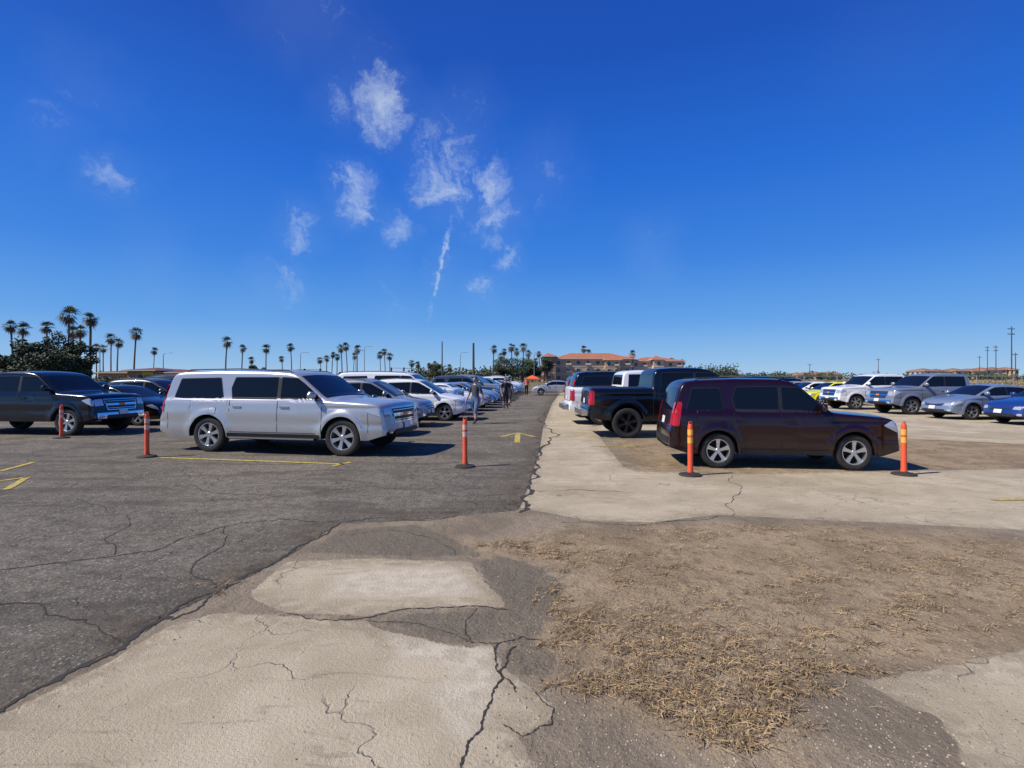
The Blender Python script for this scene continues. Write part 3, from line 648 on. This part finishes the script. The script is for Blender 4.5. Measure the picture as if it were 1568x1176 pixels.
block(s,X(1004),X(1020),Y+3,Y+12,9.2,1,3,3.0,1.6)
block(s,X(968)+.1,X(975),Y+4,Y+14,10.2,1,3,2.5,1.2)
s.obj('hotel_building',[M_ST,M_ST2,M_WN,M_WH,M_TL,M_STD],False)
s=MB(); Y=118;k=Y/F
block(s,(150-784)*k,(292-784)*k,Y,Y+14,2.7,0,1,3,.8)
block(s,(205-784)*k,(245-784)*k,Y-2,Y+9,3.2,0,1,3,.6)
s.box(((237-784)*k,Y-2.3,2.6),(2.4,.15,.8),5)
s.obj('restaurant_building',[M_STD,M_ST,M_WN,M_WH,mat('dark_red_roof',(.16,.05,.035),.85,var=.2),mat('sign_yellow',(.6,.42,.05),.6)],False)
def houses(a0,a1,topb,Y,step):
    s=MB();k=Y/F; a=a0
    while a<a1:
        w=random.uniform(.75,1.1)*step; hh=(577-topb)*k*random.uniform(.72,.9); block(s,(a-784)*k,(min(a+w*.92,a1)-784)*k,Y+random.uniform(-4,4),Y+14,hh,random.choice([0,1]),2,4,1.8); a+=w
    s.obj('apartment_building',[M_ST,M_ST2,M_WN,M_WH,mat('brown_tile_roof',(.28,.14,.085),.85,var=.2),M_STD],False)
houses(1412,1552,559,340,24); houses(1222,1290,567,330,17)
M_PO=mat('weathered_wood',(.10,.075,.055),.9,var=.2); M_MT=mat('grey_metal',(.28,.28,.27),.5,.4)
def pole(a,top,Y,arms=0,r=.16):
    s=MB(); h=H+(578-top)/F*Y; s.tube([(0,0,0),(0,0,h)],[r,r*.7],0,8)
    for q in range(arms): s.box((0,.1,h-.6-q*1.3),(2.6,.12,.14),0); [s.box((e,.1,h-.45-q*1.3),(.1,.1,.2),1) for e in (-1.2,-.6,.6,1.2)]
    s.obj('utility_pole',[M_PO,M_MT],False,((a-784)/F*Y,Y,0),.3)
pole(677,523,110);pole(725,525,105,0,.28);pole(1549,500,130,2);pole(1525,529,190,2);pole(1512,530,220,2);pole(1555,540,160,1);pole(1345,549,260,1);pole(1240,557,260,1);pole(1500,545,240,1)
def lamp(a,top,Y):
    s=MB(); h=H+(578-top)/F*Y; s.tube([(0,0,0),(0,0,h*.93),(.3,0,h),(1.6,0,h+.1)],[.12,.08,.06,.05],0,8); s.box((1.9,0,h+.08),(.8,.3,.14),0,0,.8)
    s.obj('street_lamp',[M_MT],False,((a-784)/F*Y,Y,0),random.choice([0,3.1]))
for a,b,Y in [(250,541,130),(460,540,150),(545,537,150),(558,531,150),(153,535,125),(705,540,170),(818,540,160)]: lamp(a,b,Y)
def signal(a,top,Y,L):
    s=MB(); h=H+(578-top)/F*Y; s.tube([(0,0,0),(0,0,h-.4),(L*.3,0,h),(L,0,h+.1)],[.16,.12,.09,.06],0,8)
    for x in (L*.5,L*.95): s.box((x,-.15,h-.3),(.38,.25,1.1),1); [s.lathe([(.11,-.29),(.11,-.36),(.08,-.3),(.001,-.29)],(x,0,h-.3+dz),'y',1,8) for dz in (-.33,0,.33)]
    s.obj('traffic_light',[M_MT,M_BLK],False,((a-784)/F*Y,Y,0))
signal(440,566,135,9);signal(640,564,150,-8)
s=MB(); fp=[(20,62),(46,56),(75,50),(110,46)]
for (ax,ay),(bx,by) in zip(fp[:-1],fp[1:]):
    L=math.hypot(bx-ax,by-ay); n=int(L/3)
    for i in range(n+1):
        x=ax+(bx-ax)*i/n; y=ay+(by-ay)*i/n; s.tube([(x,y,0),(x,y,1.95)],[.04,.04],0,6)
    for z in (.1,.55,1.0,1.45,1.9):
        s.tube([(ax,ay,z),(bx,by,z)],[.012 if z<1.9 else .025]*2,0,5)
s.obj('chain_link_fence',[mat('galvanised_steel',(.38,.37,.35),.5,.4)],False)
s=MB()
for sx in (-1.2,1.2):
    for sy in (-1.2,1.2): s.tube([(sx,sy,0),(sx,sy,1.55)],[.025,.025],1,6)
for a_,b_ in (((-1.3,-1.3),(1.3,-1.3)),((1.3,-1.3),(1.3,1.3)),((1.3,1.3),(-1.3,1.3)),((-1.3,1.3),(-1.3,-1.3))):
    s.poly([(*a_,1.55),(*b_,1.55),(0,0,2.15)],0); s.poly([(*a_,1.35),(*b_,1.35),(*b_,1.55),(*a_,1.55)],0)
me_=s.obj('orange_canopy',[mat('orange_fabric',(.80,.14,.03),.7),M_MT],False,(3.4,88,0))
# ---------------------------------------------------------------- people
M_SKIN=mat('skin',(.42,.24,.16),.55); M_HAIR=mat('hair',(.035,.022,.015),.7); M_SHOE=mat('shoe',(.05,.05,.05),.7); M_EYE=mat('eye_dark',(.02,.015,.01),.3)
def human(x,y,head,shirt,shorts,height=1.75,pose='stand',vest=False,long=False):
    st={'stand':(.0,.03,.04,.0),'walk':(.13,-.11,.16,-.12)}[pose]
    J={};E=[];R={}
    def j(n,p,r,par=None,tag='skin'):
        J[n]=len(J); R[n]=(p,r,tag)
        if par: E.append((par,n))
    j('pelvis',(0,0,.95),(.165,.12),None,'shorts'); j('belly',(0,-.005,1.10),(.155,.118),'pelvis','shirt'); j('chest',(0,.0,1.30),(.18,.125),'belly','shirt')
    j('nb',(0,.01,1.45),(.09,.075),'chest','shirt'); j('neck',(0,0,1.52),(.052,.055),'nb'); j('skull',(0,-.01,1.6),(.06,.07),'neck')
    for sg,n,fl,fa in ((1,'L',st[0],st[3]),(-1,'R',st[1],st[2])):
        j('sh'+n,(sg*.19,0,1.41),(.07,.07),'nb','shirt'); j('ua'+n,(sg*.235,.01+fa*-.1,1.25),(.062,.062),'sh'+n,'shirt')
        j('el'+n,(sg*.26,.03-fa*.4,1.13),(.046,.046),'ua'+n); j('wr'+n,(sg*.275,-.05-fa,.90),(.03,.033),'el'+n); j('pa'+n,(sg*.275,-.07-fa,.84),(.024,.04),'wr'+n)
        for q in range(4):
            yy=-.10-fa+q*.02; ln=(.06,.072,.068,.055)[q]
            j(f'f{q}{n}',(sg*.272,yy,.79),(.009,.009),'pa'+n); j(f'g{q}{n}',(sg*.265,yy-.008,.79-ln*.5),(.0085,.0085),f'f{q}{n}'); j(f'h{q}{n}',(sg*.253,yy-.008,.79-ln),(.0075,.0075),f'g{q}{n}')
        j('t0'+n,(sg*.265,-.115-fa,.83),(.010,.010),'pa'+n); j('t1'+n,(sg*.255,-.135-fa,.79),(.009,.009),'t0'+n)
        j('hip'+n,(sg*.095,0,.90),(.115,.12),'pelvis','shorts'); j('th'+n,(sg*.11,-fl*.6,.68),(.105,.108),'hip'+n,'shorts')
        j('kn'+n,(sg*.11,-fl*1.1-.01,.50),(.074 if not long else .085,.075),'th'+n,'shorts' if long else 'short_end'); j('cf'+n,(sg*.11,-fl*1.1+.02,.36),(.062,.068),'kn'+n,'shorts' if long else 'skin')
        j('an'+n,(sg*.11,-fl*1.5+.02+(.05 if fl<0 else 0),.09),(.042,.045),'cf'+n,'shoe'); j('to'+n,(sg*.12,-fl*1.5-.14,.045),(.048,.038),'an'+n,'shoe')
    me=bpy.data.meshes.new('b'); me.from_pydata([R[n][0] for n in J],[(J[a],J[b]) for a,b in E],[])
    o=bpy.data.objects.new('tmp',me); COL.objects.link(o); md=o.modifiers.new('s','SKIN'); md.use_smooth_shade=True
    sv=me.skin_vertices[0].data
    for n in J: sv[J[n]].radius=R[n][1]; sv[J[n]].use_root=(n=='pelvis')
    o.modifiers.new('u','SUBSURF').levels=1
    dg=bpy.context.evaluated_depsgraph_get(); ev=bpy.data.meshes.new_from_object(o.evaluated_get(dg)); bpy.data.objects.remove(o)
    mb=MB(); mb.v=[tuple(v.co) for v in ev.vertices]
    tags={'skin':0,'shirt':1,'shorts':2,'shoe':3,'short_end':2}
    segs=[(Vector(R[a][0]),Vector(R[b][0]),a,b) for a,b in E]
    for f in ev.polygons:
        c=f.center;best=None
        for a,b,na,nb_ in segs:
            d=b-a; tt=max(0,min(1,(c-a).dot(d)/d.length_squared)); ds=(c-(a+d*tt)).length
            if best is None or ds<best[0]: best=(ds,na if tt<.5 else nb_)
        tg=tags[R[best[1]][2]]
        mb.f.append(tuple(f.vertices)); mb.m.append(tg)
    Rr=[]
    for i in range(15):
        ph=-math.pi/2+math.pi*i/14; row=[]
        for k in range(20):
            a=2*math.pi*k/20; cx,cy,cz=math.cos(ph)*math.cos(a),math.cos(ph)*math.sin(a),math.sin(ph)
            jaw=1-.25*max(0,-cz); X_=.076*cx*jaw; Y_=.096*cy*(1 if cy>0 else jaw*1.02); Z_=.122*cz
            if cy<-.9 and abs(cx)<.25 and -.35<cz<.1: Y_-=.02
            row.append((X_,Y_-.012,Z_+1.665))
        Rr.append(row)
    mb.grid(Rr,0,True)
    Rh=[[(p[0]*1.09,(p[1]+.012)*1.08,(p[2]-1.665)*1.07+1.668) for p in r] for r in Rr[6:]]
    for i in range(len(Rh)-1):
        for k in range(20):
            q=[Rh[i][k],Rh[i][(k+1)%20],Rh[i+1][(k+1)%20],Rh[i+1][k]]; cy=sum(a[1] for a in q)/4; cz=sum(a[2] for a in q)/4
            if cy>-.01 or cz>1.725: mb.poly(q,4)
    for sg in (1,-1):
        mb.lathe([(.001,-.004),(.012,-.002),(.012,.004),(.001,.006)],(sg*.03,-.098,1.675),'y',5,8)
        mb.box((sg*.03,-.1,1.695),(.03,.012,.007),4); mb.box((sg*.08,0,1.665),(.015,.035,.06),0)
    mb.box((0,-.098,1.61),(.045,.012,.010),5)
    if vest:
        for z in (1.12,1.25): mb.lathe([(.178,-.02),(.182,0),(.178,.02)],(0,0,z),'z',6,16)
    ob=mb.obj('person',[M_SKIN,shirt,shorts,M_SHOE,M_HAIR,M_EYE,mat('reflective_tape',(.7,.72,.6),.4)],True,(x,y,0),math.radians(head),180)
    ob.scale=(height/1.785,)*3
fab=lambda n,c:mat(n,c,.85,var=.15,scale=20)
human(*G(728,649),-30,fab('shirt_slate',(.05,.06,.08)),fab('denim_shorts',(.09,.14,.24)),1.78,'walk')
human(*G(774,626),20,fab('shirt_black',(.015,.015,.017)),fab('shorts_dark',(.04,.04,.045)),1.76,'stand')
human(*G(806,606),10,fab('vest_orange',(.85,.13,.03)),fab('trousers_dark',(.03,.03,.04)),1.75,'stand',True,True)
human(*G(779,622),160,fab('shirt_dark2',(.03,.03,.035)),fab('shorts_dark',(.04,.04,.045)),1.7,'walk')
# ---------------------------------------------------------------- sky & sun
EL=math.radians(46); sd=Vector((-.955*math.cos(EL),-.30*math.cos(EL),math.sin(EL))).normalized()
sl=bpy.data.lights.new('sun','SUN'); sl.energy=5.0; sl.angle=math.radians(.5); sl.color=(1,.955,.87)
so=bpy.data.objects.new('sun',sl); COL.objects.link(so); so.rotation_euler=(-sd).to_track_quat('-Z','Y').to_euler(); so.location=(0,0,50)
w=bpy.data.worlds.new('World'); scene.world=w; w.use_nodes=True; t=N(w.node_tree); t.n.clear()
sky=t.new('ShaderNodeTexSky',sky_type='NISHITA'); sky.sun_disc=False; sky.sun_elevation=EL; sky.sun_rotation=math.atan2(sd.x,sd.y); sky.air_density=1.0; sky.dust_density=.3; sky.ozone_density=3.0
dirv=t.new('ShaderNodeVectorMath',{0:t.new('ShaderNodeTexCoord').outputs['Generated']},operation='NORMALIZE').outputs[0]
dz=t.new('ShaderNodeSeparateXYZ',{0:dirv}).outputs['Z']
cr=t.new('ShaderNodeValToRGB',{'Fac':dz}); e=cr.color_ramp.elements
e[0].position=0.0; e[0].color=(3.6,5.8,8.4,1); e[1].position=.9; e[1].color=(.02,.45,3.4,1)
for ps,c_ in ((.03,(2.4,4.9,8.4)),(.10,(.95,3.4,8.2)),(.21,(.26,2.15,7.7)),(.36,(.05,1.4,6.9)),(.52,(.02,.8,5.1))):
    q=e.new(ps); q.color=(*c_,1)
skc=t.mix(.86,sky.outputs[0],cr.outputs[0])
wn=t.new('ShaderNodeTexNoise',{'Vector':dirv,'Scale':9.0,'Detail':5.0,'Roughness':.65}); sc=t.new('ShaderNodeVectorMath',{0:wn.outputs['Color']},operation='SCALE'); sc.inputs['Scale'].default_value=.12
dw=t.new('ShaderNodeVectorMath',{0:dirv,1:sc.outputs[0]},operation='ADD').outputs[0]; dw=t.new('ShaderNodeVectorMath',{0:dw,1:(-.06,-.06,-.06)},operation='ADD').outputs[0]
acc=None
for a,b,r,sg in [(470,20,80,.55),(555,110,65,.4),(590,172,60,.95),(535,160,50,.55),(680,225,75,.6),(685,285,65,.85),(755,315,60,.95),(820,268,65,.5),(540,285,45,.7),(540,320,42,1.0),(600,345,42,.7),(460,350,45,.65),(425,430,42,.6),(590,410,55,.35),(775,395,30,.7),(745,442,30,.65),(690,405,50,.5),(1000,387,46,.6),(130,120,65,.4),(85,195,55,.38),(185,280,50,.5),(230,385,60,.35),(720,165,55,.45),(390,475,50,.3),(610,480,50,.28),(1370,60,110,.15)]:
    d=Vector(((a-784)/F,1,(578-b)/F)); k=1/d.length; d.normalize()
    ds=t.new('ShaderNodeVectorMath',{0:dw,1:tuple(d)},operation='DISTANCE').outputs['Value']
    v=t.ramp(ds,r/F*k*1.6,0,0,sg); acc=v if acc is None else t.math('MAXIMUM',acc,v)
n1=t.noise(dw,14,8,.7,.6)
cl_=t.math('MULTIPLY',t.ramp(t.math('ADD',n1,t.math('MULTIPLY',acc,.42)),.62,1.18),t.ramp(acc,.0,.6,0,.80))
cl_=t.math('MAXIMUM',cl_,t.math('MULTIPLY',acc,.07))
# thin faint vapour streak
ca=Vector(((676-784)/F,1,(578-400)/F)).normalized(); cb=Vector(((648-784)/F,1,(578-512)/F)).normalized()
pn=ca.cross(cb).normalized()
wn2=t.noise(dirv,30,4,.6)
dt=t.new('ShaderNodeVectorMath',{0:dirv,1:tuple(pn)},operation='DOT_PRODUCT').outputs['Value']
dt=t.math('ABSOLUTE',t.math('ADD',dt,t.math('MULTIPLY',t.math('SUBTRACT',wn2,.5),.030)))
dm=t.new('ShaderNodeVectorMath',{0:dirv,1:tuple(ca)},operation='DISTANCE').outputs['Value']
con_=t.math('MULTIPLY',t.math('MULTIPLY',t.ramp(dt,.0065,.0),t.ramp(dm,.14,.0,0,.6)),t.ramp(n1,.38,.56))
cl_=t.math('MAXIMUM',cl_,con_)
fin=t.mix(cl_,skc,(6.3,7.4,8.6))
bg=t.new('ShaderNodeBackground',{'Color':fin,'Strength':.10}); out=t.new('ShaderNodeOutputWorld'); t.l.new(bg.outputs[0],out.inputs[0])
scene.view_settings.view_transform='Standard'; scene.view_settings.look='None'; scene.view_settings.exposure=0
cam=bpy.data.cameras.new('camera'); cam.sensor_width=36; cam.lens=36*F/1568; cam.shift_y=-10/1568; cam.clip_end=8000; cam.clip_start=.05
co=bpy.data.objects.new('camera',cam); COL.objects.link(co); co.location=(0,0,H); co.rotation_euler=(math.pi/2,0,0); scene.camera=co
